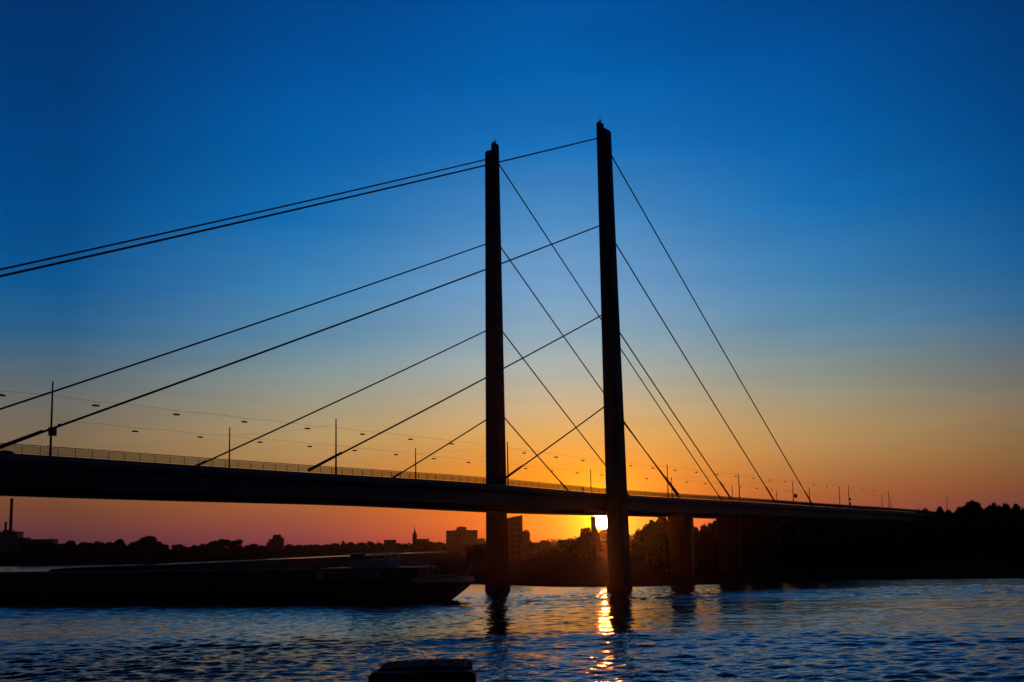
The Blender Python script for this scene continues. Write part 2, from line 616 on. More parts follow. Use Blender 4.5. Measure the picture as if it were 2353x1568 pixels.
for side, sgn, y0 in (('near', 1, -0.12), ('far', -1, W + 0.12)):
    rail = strip(y0 - 0.05, y0 + 0.05, 1.10, 1.19, 'handrail', M_STEEL)
    low = MB()
    for za, zb in ((0.97, 1.0), (0.10, 0.14)):
        low.sweep([[(t, y0 - .025, zt(t) + za), (t, y0 + .025, zt(t) + za), (t, y0 + .025, zt(t) + zb), (t, y0 - .025, zt(t) + zb)] for t in np.arange(-345, 600, 5.0)])
    o = low.build('rail_bar', M_STEEL, rail)
    post, bars = MB(), MB()
    for i, t in enumerate(np.arange(-200, 330, 0.56)):
        z = zt(t)
        post.box(t - .025, t + .025, y0 - .03, y0 + .03, z + (.002 if i % 5 == 0 else 1.002), z + 1.098)
    for t in np.arange(-200, 330, 0.112):
        z = zt(t)
        x0, x1 = t - .019, t + .019
        bars.add([(x0, y0 - .012, z + .142), (x1, y0 - .012, z + .142), (x1, y0 + .012, z + .142), (x0, y0 + .012, z + .142),
                  (x0, y0 - .012, z + .968), (x1, y0 - .012, z + .968), (x1, y0 + .012, z + .968), (x0, y0 + .012, z + .968)],
                 [(0, 1, 5, 4), (1, 2, 6, 5), (2, 3, 7, 6), (3, 0, 4, 7)])
    tag(post.build('rail_post', M_STEEL, rail), kind='stuff')
    tag(bars.build('baluster', M_STEEL, rail), kind='stuff')

# pylons: a slim taller inner leaf against the bridge and a broader, lower outer flange, both tapering upwards
for y0, s in ((0.0, 1), (W, -1)):
    def yy(a, b):
        return tuple(sorted((y0 + s * a, y0 + s * b)))
    py = MB()
    b, tp = yy(-0.9, 0.78), yy(-0.28, 0.62)
    py.frustum((-1.75, 1.75, *b), 1.6, (-1.2, 1.2, *tp), 110.6)
    py.frustum((-1.2, 1.2, *tp), 110.6, (-1.05, 1.05, *yy(-0.2, 0.45)), 111.3)
    p = py.build('pylon', M_STEEL, bridge)
    fl = MB()
    b, tp = yy(-3.25, -0.905), yy(-2.1, -0.285)
    fl.frustum((-2.05, 2.05, *b), 1.6, (-1.22, 1.22, *tp), 108.9)
    fl.frustum((-1.22, 1.22, *tp), 108.9, (-1.1, 1.1, *yy(-1.7, -0.285)), 109.4)
    fl.build('pylon_flange', M_STEEL, p)
    ml = MB()
    yc = y0 + s * 0.15
    ml.tube((0, yc, 111.2), (0, yc, 113.2), .09, .03, 6)
    for g in range(6):
        a = g * math.pi / 3
        ml.tube((0, yc, 111.55), (.75 * math.cos(a), yc + .75 * math.sin(a), 112.1), .06, .03, 5)
    ml.tube((0, yc, 111.3), (0, yc, 111.7), .3, .2, 8)
    ml.build('aviation_light', M_LAMP, p)
    ba = MB()
    ba.frustum((-2.35, 2.35, *yy(-3.6, 1.1)), -4.0, (-2.2, 2.2, *yy(-3.4, .95)), 1.6)
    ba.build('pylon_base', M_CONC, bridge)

# stay cables, parallel on each side of each pylon
ZC, DZC, SR, ML = 107.635, 21.485, 37.59, (231.4, 170.3, 109.0, 49.04)


def zfit(t):
    return 23.16 - 0.00536 * t - 0.343e-4 * t * t


for y0 in (0.0, W):
    for k in range(4):
        for t in (-ML[k], SR * (4 - k)):
            a = Vector((0, y0, ZC - DZC * k))
            b = Vector((t, y0, zfit(t) + 0.6))
            d = (b - a).normalized()
            b2 = b + d * 1.6
            L = (b2 - a).length
            pts = []
            nseg = 14
            rings = []
            s_ = d.orthogonal().normalized()
            t_ = d.cross(s_)
            for i in range(nseg + 1):
                f = i / nseg
                sag = -L * 0.0022 * 4 * f * (1 - f)
                pnt = a + d * (L * f) + Vector((0, 0, sag))
                rings.append([pnt + s_ * (.155 * math.cos(g)) + t_ * (.155 * math.sin(g)) for g in np.arange(8) * math.pi / 4])
            cbl = MB().sweep(rings).build('stay_cable', M_CABLE, bridge, True)
            MB().tube(b - d * 7.5, b2, .23, .27, 8).build('anchor_sleeve', M_STEEL, cbl)

# piers of the side spans on the far bank
for t in (2 * SR, 3 * SR, 4 * SR, 190, 232, 276, 324, 376, 432):
    for y0 in (W / 2,):
        pb = MB()
        g = float(ground_z([BW(t, y0, 0)[:2]])[0]) - 1.0
        top = zt(t) - 3.63
        pb.frustum((t - 1.1, t + 1.1, y0 - 3.2, y0 + 3.2), g, (t - .95, t + .95, y0 - 3.6, y0 + 3.6), top + .4)
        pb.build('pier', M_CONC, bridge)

# ------------------------------------------------------------------ lamp masts on the deck
masts_near = [(-160.2, 32.9), (-100.9, 32.3), (-44.1, 31.6), (37.1, 30.3), (88.7, 29.8), (137.6, 29.0), (154.6, 27.7), (189.2, 28.3), (200.9, 29.6), (257.1, 28.5), (363.3, 29.2)]
masts_far = [(-98.2, 32.6), (-39.3, 31.9), (44.9, 30.8), (100.1, 30.2), (151.7, 29.1), (197.5, 28.5), (346.8, 30.1), (363.0, 29.0)]


def mast(t, lat, top, label):
    zb = zt(t) - 0.35
    w = BW(t, lat, zb)
    o = empty('lamp_mast', w, TH, label, 'mast', 'lamp masts along the bridge deck')
    h = top - zb
    MB().tube((0, 0, 0), (0, 0, h), .17, .10, 10).build('pole', M_LAMP, o, True)
    MB().box(-.3, .3, -.3, .3, .0, .12).build('base_plate', M_LAMP, o)
    MB().tube((0, 0, h + .001), (0, 0, h + .16), .13, .05, 8).build('pole_cap', M_LAMP, o)
    return o, h


near_lab = ['tall lamp mast at the left edge of the frame carrying a square box', 'tall lamp mast on the deck halfway between the left frame edge and the left pylon',
            'lamp mast standing close beside the right edge of the left pylon', 'taller lamp mast among the cables just right of the right pylon',
            'lamp mast standing right of the second pair of cable feet', 'lamp mast with a dark rectangular sign board half way up',
            'short lamp mast at the foot of the outermost right cable', 'plain slim mast just right of the outermost cable foot',
            'mast hung with two dark signal heads right of the cables', 'taller mast of the close pair where the deck meets the trees',
            'lone far mast rising from the trees at the right']
far_lab = ['shorter mast on the far side of the deck crossed by a low cable at left', 'short far-side mast just left of the left pylon', 'short far-side mast above the sun between the pylons',
           'shorter mast of the close pair right of the right pylon', 'small far-side mast behind the second pair of cable feet', 'small mast beside the foot of the third right cable',
           'first distant mast above the bushes at the deck end', 'smaller distant mast behind the taller mast at the deck end']
for (t, top), lab in zip(masts_near, near_lab):
    o, h = mast(t, 2.0, top, lab)
    zb = zt(t) - .35
    if t == -160.2:
        MB().box(-.62, .62, -.34, -.18, 26.0 - zb, 27.05 - zb).build('sign_board', M_EDGE, o)
    if t == 137.6:
        MB().box(.2, 3.0, -.36, -.2, 23.95 - zb, 25.15 - zb).build('sign_board', M_DARK, o)
    if t == 200.9:
        MB().box(-1.0, 1.0, -.45, -.2, 24.2 - zb, 25.0 - zb).build('signal_head', M_DARK, o)
        MB().box(-.1, .9, -.45, -.2, 22.6 - zb, 23.5 - zb).build('signal_head', M_DARK, o)
for (t, top), lab in zip(masts_far, far_lab):
    mast(t, 28.0, top, lab)

# ------------------------------------------------------------------ lamps hanging from wires over the road
row_a = [-165.7, -150.2, -134.9, -120.2, -104.7, -89.5, -74.6, -60.5, -46.2, -31.9, -17.6, -4.6, 8.6, 21.6, 35.0, 49.0, 64.0, 79.6, 94.5, 109.5, 124.5, 139.5, 154.5, 169.5, 184.5, 200, 215, 231, 247, 264]
row_b = [-138.7, -123.7, -108.8, -93.5, -79.3, -65.2, -50.9, -36.7, -22.4, -8.5, 3.8, 17.2, 31.0, 45.5, 60, 75, 90, 105, 120, 136, 152, 168, 184, 200]


def lamp_mesh():
    mb = MB()
    mb.frustum((-.5, .5, -.16, .16), -.12, (-.56, .56, -.2, .2), -.02)
    mb.frustum((-.56, .56, -.2, .2), -.019, (-.46, .46, -.15, .15), .1)
    mb.tube((0, 0, .1), (0, 0, .52), .015, .015, 5)
    return mb.mesh('hanging_lamp', M_LAMP)


LM = lamp_mesh()
for row, lat, dz, nm in ((row_a, 5.0, 7.75, 'upper'), (row_b, 25.0, 7.2, 'lower')):
    for i, t in enumerate(row):
        o = link(bpy.data.objects.new('hanging_lamp', LM))
        o.location = BW(t, lat, zt(t) + dz)
        o.rotation_euler = (0, 0, TH)
        tag(o, f'small dark lamp on the {nm} overhead wire, {ORD[i]} along the bridge from the left', 'street lamp', 'lamps hanging on wires over the bridge road')
    wb = MB()
    pts = []
    for t0, t1 in zip(row[:-1], row[1:]):
        for f in (0, .5):
            t = t0 + (t1 - t0) * f
            pts.append(BW(t, lat, zt(t) + dz + .52 + (.0 if f == 0 else .18)))
    for a, b in zip(pts[:-1], pts[1:]):
        wb.tube(a, b, .02, .02, 4, False)
    o = wb.build('lamp_wire', M_CABLE)
    tag(o, f'thin {nm} wire strung along the bridge carrying the small lamps', 'wire')
for tn, tf, lab in ((-100.9, -98.2, 'halfway between the left frame edge and the left pylon'), (-44.1, -39.3, 'beside the left pylon'), (37.1, 44.9, 'just right of the right pylon'),
                    (88.7, 100.1, 'at the second pair of right cable feet'), (137.6, 151.7, 'at the mast with the sign board')):
    wb = MB()
    zn, zf_ = zt(tn) + 8.6, zt(tf) + 8.4
    prev = None
    for i in range(13):
        f = i / 12
        p = BW(tn + (tf - tn) * f, 2 + 26 * f, zn + (zf_ - zn) * f - 1.6 * f * (1 - f))
        if prev is not None:
            wb.tube(prev, p, .012, .012, 4, False)
        prev = p
    tag(wb.build('span_wire', M_CABLE), 'thin wire slung across the road ' + lab, 'wire', 'span wires across the bridge road')

# ------------------------------------------------------------------ car at the left edge
car = empty('parked_car', BW(-165.0, 4.6, zt(-165) - .745), TH, 'dark car driving over the bridge at the left edge of the frame', 'car')
car.name = 'car'
prof = [(-2.15, .45), (-2.2, .75), (-2.05, .95), (-1.2, 1.0), (-.95, 1.02), (.9, .98), (1.9, .86), (2.15, .7), (2.2, .45), (2.1, .28), (-2.05, .28)]
MB().sweep([[(x, y, z) for x, z in prof] for y in (-.84, .84)]).build('body', M_CAR, car)
cab = [(-1.75, 1.0), (-1.15, 1.38), (-.5, 1.46), (.25, 1.42), (1.15, .97)]
MB().sweep([[(x, y * (1 - .12 * (z > 1.1)), z) for x, z in cab] for y in (-.8, .8)]).build('cabin', M_CAR, car)
for s in (-1, 1):
    MB().add([(-1.2, s * .815, 1.02), (.8, s * .815, 1.0), (.2, s * .715, 1.36), (-1.0, s * .715, 1.34)], [(0, 1, 2, 3)]).build('side_window', M_DGLASS, car)
    for x in (-1.35, 1.35):
        wh = MB().tube((x, s * .7, .32), (x, s * .9, .32), .32, .32, 16).build('wheel', M_DARK, car, False)
        MB().tube((x, s * .9005, .32), (x, s * .915, .32), .19, .17, 10).build('rim', M_EDGE, wh)
    MB().box(2.12, 2.2, s * .6 - .17, s * .6 + .17, .62, .76).build('headlight', M_GLASS, car)

# ------------------------------------------------------------------ person on the walkway


def person(loc, rz, label, h=1.72):
    o = empty('person', loc, rz, label, 'person')
    k = h / 1.72
    V = [(0, 0, .95), (0, 0, 1.12), (0, .01, 1.38), (0, .0, 1.50), (0, .02, 1.60), (0, .03, 1.68),
         (-.10, 0, .90), (-.11, .02, .48), (-.11, -.05, .06), (-.11, .12, .03), (.10, 0, .90), (.12, -.02, .48), (.13, -.12, .06), (.13, .05, .03),
         (-.19, 0, 1.40), (-.24, .0, 1.12), (-.22, .14, .90), (.19, 0, 1.40), (.24, -.03, 1.12), (.23, .08, .88)]
    E = [(0, 1), (1, 2), (2, 3), (3, 4), (4, 5), (0, 6), (6, 7), (7, 8), (8, 9), (0, 10), (10, 11), (11, 12), (12, 13), (2, 14), (14, 15), (15, 16), (2, 17), (17, 18), (18, 19)]
    Rr = [.15, .14, .16, .06, .095, .085, .10, .07, .05, .035, .10, .07, .05, .035, .075, .055, .04, .075, .055, .04]
    me = bpy.data.meshes.new('body')
    me.from_pydata([tuple(c * k for c in v) for v in V], E, [])
    me.materials.append(M_CLOTH)
    b = link(bpy.data.objects.new('body', me), o)
    sk = b.modifiers.new('skin', 'SKIN')
    for i, r in enumerate(Rr):
        me.skin_vertices[0].data[i].radius = (r * k * 1.22, r * k)
    me.skin_vertices[0].data[0].use_root = True
    b.modifiers.new('sub', 'SUBSURF').levels = 1
    hr = MB()
    bm = bmesh.new()
    bmesh.ops.create_icosphere(bm, subdivisions=2, radius=.112 * k)
    for v in bm.verts:
        v.co.z = v.co.z * 1.05 + 1.67 * k
        v.co.y = v.co.y * 1.05 + .01
    bmesh.ops.delete(bm, geom=[v for v in bm.verts if v.co.z < 1.63 * k and v.co.y > -.02], context='VERTS')
    mh = bpy.data.meshes.new('hair')
    bm.to_mesh(mh)
    bm.free()
    mh.materials.append(M_DARK)
    link(bpy.data.objects.new('hair', mh), o)
    return o


person(BW(-11.6, 1.6, zt(-11.6) - .35), TH - .4, 'person in dark clothes walking on the bridge above the sun')

# ------------------------------------------------------------------ motor barge, heading left
HD = math.radians(160)
barge = empty('cargo_barge', (-13.6, 270.0, 0), HD, 'long black river cargo barge heading left with its wheelhouse at the stern', 'barge')
st = [(-4.4, 2.6, 3.55, 4.6), (-3.8, 3.6, 3.1, 4.55), (-2.2, 4.7, 2.0, 4.5), (0.2, 5.3, .4, 4.4), (3, 5.6, -1.2, 4.3), (10, 5.7, -1.6, 4.2), (60, 5.7, -1.6, 4.3), (112, 5.7, -1.6, 4.6), (120, 5.0, -1.4, 5.2), (126, 3.2, -.9, 5.8), (130, .5, -.2, 6.2)]
rings = []
for x, b, zl, zd in st:
    rings.append([(x, b, zd), (x, b, (zd + zl) / 2 + .2), (x, b * .88, zl + .35), (x, b * .6, zl), (x, -b * .6, zl), (x, -b * .88, zl + .35), (x, -b, (zd + zl) / 2 + .2), (x, -b, zd)])
MB().sweep(rings).build('hull', M_HULL, barge)
bw = MB()
outer = [(-4.42, 2.62), (-3.82, 3.62), (-2.2, 4.72), (.2, 5.32), (3, 5.62), (5.5, 5.66)]
ring = [(x, y) for x, y in reversed(outer)] + [(x, -y) for x, y in outer]
for (xa, ya), (xb, yb) in zip(ring[:-1], ring[1:]):
    bw.add([(xa, ya, 3.75), (xb, yb, 3.75), (xb, yb, 4.72), (xa, ya, 4.72), (xa + .12, ya * .97, 3.75), (xb + .12, yb * .97, 3.75), (xb + .12, yb * .97, 4.72), (xa + .12, ya * .97, 4.72)],
           [(0, 1, 2, 3), (4, 7, 6, 5), (3, 2, 6, 7)])
bw.build('bulwark', M_WHITE, barge)
co = MB()
co.box(28, 116, 4.55, 4.75, 4.3, 6.3).box(28, 116, -4.75, -4.55, 4.3, 6.3).box(28, 28.2, -4.54, 4.54, 4.3, 6.3).box(115.8, 116, -4.54, 4.54, 4.3, 6.3)
co.build('coaming', M_HULL, barge)
hm = MB()
hm.sweep([[(x, -4.9, 6.31), (x, -4.9, 6.45), (x, 0, 6.85), (x, 4.9, 6.45), (x, 4.9, 6.31)] for x in (0.04, 5.4)])
hme = hm.mesh('hatch_cover', M_HATCH)
for i in range(16):
    link(bpy.data.objects.new('hatch_cover', hme), barge).location = (28.1 + 5.48 * i, 0, 0)
dh = MB().box(5.0, 26.4, -4.3, 4.3, 4.15, 6.7).build('deckhouse', M_RED, barge)
MB().box(4.6, 26.8, -4.7, 4.7, 6.701, 6.85).build('deckhouse_roof', M_WHITE, dh)
for x0, x1 in ((21.6, 24.6), (16.6, 18.7), (14.2, 16.3), (11.8, 13.9), (9.0, 10.4)):
    for s in (1, -1):
        yb = 4.3 * s
        fr = MB()
        ya, yb2 = sorted((yb, yb + .06 * s))
        fr.box(x0 - .14, x1 + .14, ya, yb2, 5.85, 5.99).box(x0 - .14, x1 + .14, ya, yb2, 4.56, 4.7).box(x0 - .14, x0, ya, yb2, 4.701, 5.849).box(x1, x1 + .14, ya, yb2, 4.701, 5.849)
        w_ = fr.build('window_frame', M_WHITE, barge)
        MB().box(x0, x1, min(yb + .005 * s, yb + .03 * s), max(yb + .005 * s, yb + .03 * s), 4.702, 5.848).build('pane', M_DGLASS, w_)
wh = MB().frustum((12.6, 20.6, -3.2, 3.2), 6.86, (12.4, 20.9, -3.3, 3.3), 8.35).build('wheelhouse', M_WHITE, barge)
MB().box(11.6, 21.8, -3.9, 3.9, 9.55, 9.75).build('wheelhouse_roof', M_WHITE, wh)
mu = MB()
for x in (12.55, 15.2, 17.8, 20.6):
    for y in (-3.2, 3.2):
        mu.box(x - .07, x + .07, y - .07, y + .07, 8.351, 9.549)
for y in (-1.1, 1.1):
    mu.box(20.55, 20.65, y - .07, y + .07, 8.351, 9.549).box(12.5, 12.6, y - .07, y + .07, 8.351, 9.549)
mu.build('window_post', M_WHITE, wh)
gl = MB()
gl.box(12.6, 20.55, 3.19, 3.2, 8.352, 9.548).box(12.6, 20.55, -3.2, -3.19, 8.352, 9.548)
gl.build('side_window', M_GLASS, wh)
MB().box(20.6, 20.61, -3.1, 3.1, 8.352, 9.548).build('front_window', M_GLASS, wh)
ms = MB().tube((16, 0, 9.75), (16, 0, 12.2), .09, .06, 8).build('signal_mast', M_WHITE, wh)
MB().box(15.9, 16.1, -1.3, 1.3, 11.2, 11.3).build('radar', M_WHITE, ms)
rl = MB()
for s in (-1, 1):
    for z in (7.3, 7.75):
        rl.tube((5.2, 4.5 * s, z), (12.0, 4.5 * s, z), .03, .03, 5)
    for x in np.arange(5.2, 12.1, 1.7):
        rl.tube((x, 4.5 * s, 6.85), (x, 4.5 * s, 7.75), .03, .03, 5)
rl.build('guard_rail', M_WHITE, barge)
dv = MB()
dv.tube((4.0, 2.5, 4.4), (3.6, 2.6, 7.2), .09, .08, 7).tube((3.6, 2.6, 7.2), (.2, 3.6, 6.0), .07, .05, 7).tube((3.6, 2.6, 7.2), (6.4, 2.6, 6.9), .04, .04, 6)
dv.build('davit_crane', M_WHITE, barge)
db = MB()
db.sweep([[(x, 2.7 + b, 5.1 + zz), (x, 2.7 + b * .5, 4.75), (x, 2.7 - b * .5, 4.75), (x, 2.7 - b, 5.1 + zz)] for x, b, zz in ((-2.6, .55, 0), (-1.2, .7, 0), (.4, .65, .05), (1.6, .15, .15))])
o = db.build('dinghy', M_EDGE)
o.location, o.rotation_euler = barge.location, barge.rotation_euler
tag(o, 'small dinghy stowed on the stern deck of the black barge', 'dinghy')
fs = MB().tube((-4.1, 0, 4.5), (-4.9, 0, 7.0), .04, .03, 6).build('flagpole', M_WHITE, barge)

# ------------------------------------------------------------------ stone pillar on the quay close to the camera
pil = empty('stone_pillar', (-.458, 6.62, 9.618), 0.0, 'dark weathered stone pillar with a worn uneven top on the near quay', 'pillar')
bm = bmesh.new()
bmesh.ops.create_cube(bm, size=1)
bmesh.ops.scale(bm, vec=(.510, .15, 1.073), verts=bm.verts)
bmesh.ops.translate(bm, vec=(0, -.145, .5365), verts=bm.verts)
bmesh.ops.bevel(bm, geom=list(bm.edges), offset=.012, segments=2, affect='EDGES')
me = bpy.data.meshes.new('shaft')
bm.to_mesh(me)
bm.free()
me.materials.append(M_STONE)
link(bpy.data.objects.new('shaft', me), pil)
nx, ny = 46, 24
V, F = [], []
rs = np.random.default_rng(5)
pr = rs.normal(0, 1, (nx + 1, ny + 1))
prof_a = [0, .02, .05, .12, .2, .32, .42, .5, .56, .62, .66, .70, .8, .94, .975, 1]
prof_z = [.004, .010, .016, .020, .024, .027, .030, .030, .036, .037, .034, .031, .030, .028, .018, .004]
for i in range(nx + 1):
    for j in range(ny + 1):
        a, b = i / nx, j / ny
        rim = min(a, 1 - a, b, 1 - b) < 1e-6
        x = -.226 + .448 * a + .004 * pr[i, j] * (min(a, 1 - a) < .03)
        y = -.068 + .38 * b + .004 * pr[j, i % (ny + 1)] * (b in (0, 1))
        z = 1.0735 + .55 * float(np.interp(a, prof_a, prof_z)) + .0014 * pr[i, j]
        V.append((x, y, z))
for i in range(nx):
    for j in range(ny):
        k = i * (ny + 1) + j
        F.append((k, k + ny + 1, k + ny + 2, k + 1))
loop = [i * (ny + 1) for i in range(nx + 1)] + [nx * (ny + 1) + j for j in range(1, ny + 1)] + [i * (ny + 1) + ny for i in range(nx - 1, -1, -1)] + [j for j in range(ny - 1, 0, -1)]
base = len(V)
V += [(V[k][0], V[k][1], 0.0) for k in loop]
m_ = len(loop)
F += [(loop[q], base + q, base + (q + 1) % m_, loop[(q + 1) % m_]) for q in range(m_)]
MB().add(V, F).build('worn_block', M_STONE, pil)

# ------------------------------------------------------------------ buildings on the skyline


def gz(x, y):
    return float(ground_z([(x, y)])[0])


def bld(name, x, y, label, cat, rz=0.0):
    return empty(name, (x, y, gz(x, y) - .5), rz, label, cat)


def facade(parent, w, h, dpt, floors, cols, m=M_DGLASS, y=None):
    """window rows on the river side, each a shallow pane in its own frame"""
    mb = MB()
    fw, fh = w / cols, h / floors
    yy = -dpt / 2 if y is None else y
    for i in range(cols):
        for j in range(floors):
            xc, zc = -w / 2 + fw * (i + .5), fh * (j + .55)
            mb.box(xc - fw * .28, xc + fw * .28, yy - .05, yy + .02, zc - fh * .26, zc + fh * .26)
    o = mb.build('window', m, parent)
    o['kind'] = 'stuff'


b = bld('hospital_block', -82.9, 2050, 'long flat-roofed slab building with a taller middle section, left of the left pylon', 'building')
b.name = 'slab_building'
h = 31.8 - b.location.z
MB().box(-24.1, 24.1, -8, 8, 0, h).build('wall', M_RENDER, b)
facade(b, 48.2, h, 16, 9, 20)
c = MB().box(-7.6, 7.0, -6, 6, h + .002, h + 4.6).build('roof_storey', M_RENDER, b)
MB().box(-5.2, 4.2, -4, 4, h + 4.602, h + 5.6).build('plant_room', M_SLATE, c)
MB().box(-9.6, -7.602, -5, 5, h + .002, h + 1.6).build('stair_head', M_RENDER, b)

b = bld('stepped_building', -377, 2100, 'stepped tower building standing alone above the trees left of the church', 'building')
h = 31.0 - b.location.z
MB().frustum((-6.6, 6.6, -6, 6), h - 6, (-5.4, 5.4, -5, 5), h).build('upper_storey', M_RENDER, b)
MB().box(-7.2, 8.2, -7, 7, 0, h - 6.002).build('wall', M_RENDER, b)
facade(b, 14, h - 6, 14, 7, 6)
MB().box(8.202, 10.2, -5, 5, 0, h - 5.0).build('stair_tower', M_RENDER, b)
MB().box(-12.4, -7.202, -6, 6, 0, h - 7.0).build('side_wing', M_RENDER, b)
MB().box(-16, -12.402, -6, 6, 0, h - 12).build('low_wing', M_RENDER, b)

b = bld('church', -171, 2250, 'church with a slender pointed spire on the skyline between the two flat buildings', 'church')
h = 28.7 - b.location.z
MB().box(-3.6, 3.6, -3.6, 3.6, 0, h).build('tower', M_BRICK, b)
sp = MB()
ring = [(3.9 * math.cos(a), 3.9 * math.sin(a), h + .001) for a in np.arange(8) * math.pi / 4 + math.pi / 8]
r2 = [(1.3 * math.cos(a), 1.3 * math.sin(a), h + 5.0) for a in np.arange(8) * math.pi / 4 + math.pi / 8]
r3 = [(.12 * math.cos(a), .12 * math.sin(a), h + 14.2) for a in np.arange(8) * math.pi / 4 + math.pi / 8]
s_ = sp.sweep([ring, r2, r3]).build('spire', M_SLATE, b)
MB().tube((0, 0, h + 14.2), (0, 0, h + 16.5), .15, .1, 5).build('cross', M_SLATE, s_)
nv = MB().box(3.602, 24, -6, 6, 0, h - 14).build('nave', M_BRICK, b)
MB().sweep([[(x, -6.4, h - 14.0), (x, 6.4, h - 14.0), (x, 0, h - 8)] for x in (3.61, 24.4)]).build('roof', M_SLATE, b)

b = bld('house', -174.5 - 22, 2080, 'low pitched-roof house among trees just left of the church', 'house')
h = 15.0 - b.location.z
MB().box(-9, 9, -5, 5, 0, h).build('wall', M_RENDER, b)
MB().sweep([[(x, -5.6, h), (x, 5.6, h), (x, 0, h + 4.5)] for x in (-9.5, 9.5)]).build('roof', M_SLATE, b)
facade(b, 18, h, 10, 3, 6)

b = bld('power_station', -724, 1900, 'dark boxy power station hall at the left edge below the tall chimney', 'building')
h = 40.7 - b.location.z
MB().box(-15, 15, -12, 12, 0, h).build('wall', M_RENDER, b)
MB().box(-52, -15.002, -14, 14, 0, h - 1.5).build('boiler_hall', M_RENDER, b)
MB().box(15.002, 27, -9, 9, 0, h - 9).build('turbine_hall', M_RENDER, b)
MB().box(-8, 4, -6, 6, h + .002, h + 2.4).build('roof_vent', M_SLATE, b)
b2 = bld('works_shed', -684, 1900, 'low flat works shed right of the power station hall at far left', 'building')
h = 28.5 - b2.location.z
MB().box(-12.5, 26, -10, 10, 0, h).build('wall', M_RENDER, b2)
MB().box(-12.8, 26.3, -10.3, 10.3, h + .002, h + .6).build('roof', M_SLATE, b2)
for x, w, zt_, lab in ((-729, 4.4, 88.3, 'tall slender factory chimney at the left edge under the bridge'), (-736.3, 3.4, 54.8, 'shorter thin chimney left of the tall factory chimney')):
    g = gz(x, 1915) - .5
    o = empty('chimney', (x, 1915, g), 0, lab, 'chimney', 'chimneys of the power station')
    MB().tube((0, 0, 0), (0, 0, zt_ - g), w * .62, w * .46, 18).build('shaft', M_CONC, o, True)
    MB().tube((0, 0, zt_ - g - 1.4), (0, 0, zt_ - g + .2), w * .54, w * .54, 18).build('rim', M_CONC, o)
    MB().tube((0, 0, (zt_ - g) * .62), (0, 0, (zt_ - g) * .62 + .8), w * .64, w * .64, 18).build('platform', M_SLATE, o)

b = bld('apartment_tower', -2.9, 700, 'apartment block with a slanted roof line peeping out right of the left pylon', 'building')
h = 23.9 - b.location.z
MB().add([(-6, -7, 0), (6.6, -7, 0), (6.6, 7, 0), (-6, 7, 0), (-6, -7, h - .6), (6.6, -7, h + 1.6), (6.6, 7, h + 1.6), (-6, 7, h - .6)], [(3, 2, 1, 0), (4, 5, 6, 7), (0, 1, 5, 4), (1, 2, 6, 5), (2, 3, 7, 6), (3, 0, 4, 7)]).build('wall', M_BRICK, b)
facade(b, 11.6, h - 1.5, 14, 7, 4)
MB().tube((1.1, -2, h + .5), (1.1, -2, h + 4.0), .12, .08, 6).build('antenna', M_LAMP, b)

b = bld('narrow_tower', 42.2, 700, 'narrow flat-topped tower block against the left side of the sun', 'building')
h = 23.7 - b.location.z
MB().box(-2.15, .1, -5, 5, 0, h).build('wall', M_BRICK, b)
MB().box(-2.3, .25, -5.2, 5.2, h + .002, h + .35).build('roof', M_SLATE, b)
MB().box(-2.16, -2.0, -4, -2, h * .3, h * .35).build('vent', M_SLATE, b)

# ------------------------------------------------------------------ trees


def leaf_cloud(lobes, n, size, rs):
    """leaf-sized faces spread through lobes [(x,y,z,rx,ry,rz)]"""
    L = np.array(lobes)
    vol = np.prod(L[:, 3:], 1) ** .67
    idx = rs.choice(len(L), n, p=vol / vol.sum())
    d = rs.normal(0, 1, (n, 3))
    d /= np.linalg.norm(d, axis=1)[:, None]
    r = rs.uniform(.35, 1.0, n) ** .45
    P = L[idx, :3] + d * r[:, None] * L[idx, 3:]
    a = rs.normal(0, 1, (n, 3))
    a /= np.linalg.norm(a, axis=1)[:, None]
    b = np.cross(a, rs.normal(0, 1, (n, 3)))
    b /= np.linalg.norm(b, axis=1)[:, None]
    s = (size * rs.uniform(.6, 1.4, n))[:, None]
    V = np.stack([P - a * s, P + b * s * .62, P + a * s, P - b * s * .62], 1).reshape(-1, 3)
    return V


def quads_mesh(name, V, m):
    nq = len(V) // 4
    me = bpy.data.meshes.new(name)
    me.vertices.add(len(V))
    me.vertices.foreach_set('co', V.ravel().astype(np.float32))
    me.loops.add(nq * 4)
    me.loops.foreach_set('vertex_index', np.arange(nq * 4, dtype=np.int32))
    me.polygons.add(nq)
    me.polygons.foreach_set('loop_start', (np.arange(nq) * 4).astype(np.int32))
    me.materials.append(m)
    me.update()
    return me


def unit_tree(seed, low=.12, slim=1.0):
    """total height 1, crown width about 1"""
    rs = np.random.default_rng(seed)
    lobes = []
    zc = (1 + low) / 2
    lobes.append((0, 0, zc, .30, .30, (1 - low) / 2 * .86))
    for k in range(11):
        a = rs.uniform(0, 6.28)
        f = rs.uniform(-.75, .8)
        rr = .32 * math.sqrt(max(.1, 1 - f * f)) * rs.uniform(.7, 1.1) * slim
        lobes.append((rr * math.cos(a), rr * math.sin(a), zc + f * (1 - low) / 2 * .8, rs.uniform(.13, .22), rs.uniform(.13, .22), rs.uniform(.09, .15)))
    crown = quads_mesh('crown', np.clip(leaf_cloud(lobes, 3200, .04, rs), -.6, 1.0), M_LEAF)
    tr = MB()
    tr.tube((0, 0, -.05), (0, 0, .45), .032, .02, 8, False)
    for k in range(5):
        a = k * 1.26 + rs.uniform(0, .6)
        z0 = .25 + .05 * k
        tr.tube((0, 0, z0), (.26 * math.cos(a), .26 * math.sin(a), z0 + .3), .014, .005, 6, False)
    tr.tube((0, 0, .45), (.02, -.02, .85), .02, .004, 6, False)
    return tr.mesh('trunk', M_BARK), crown


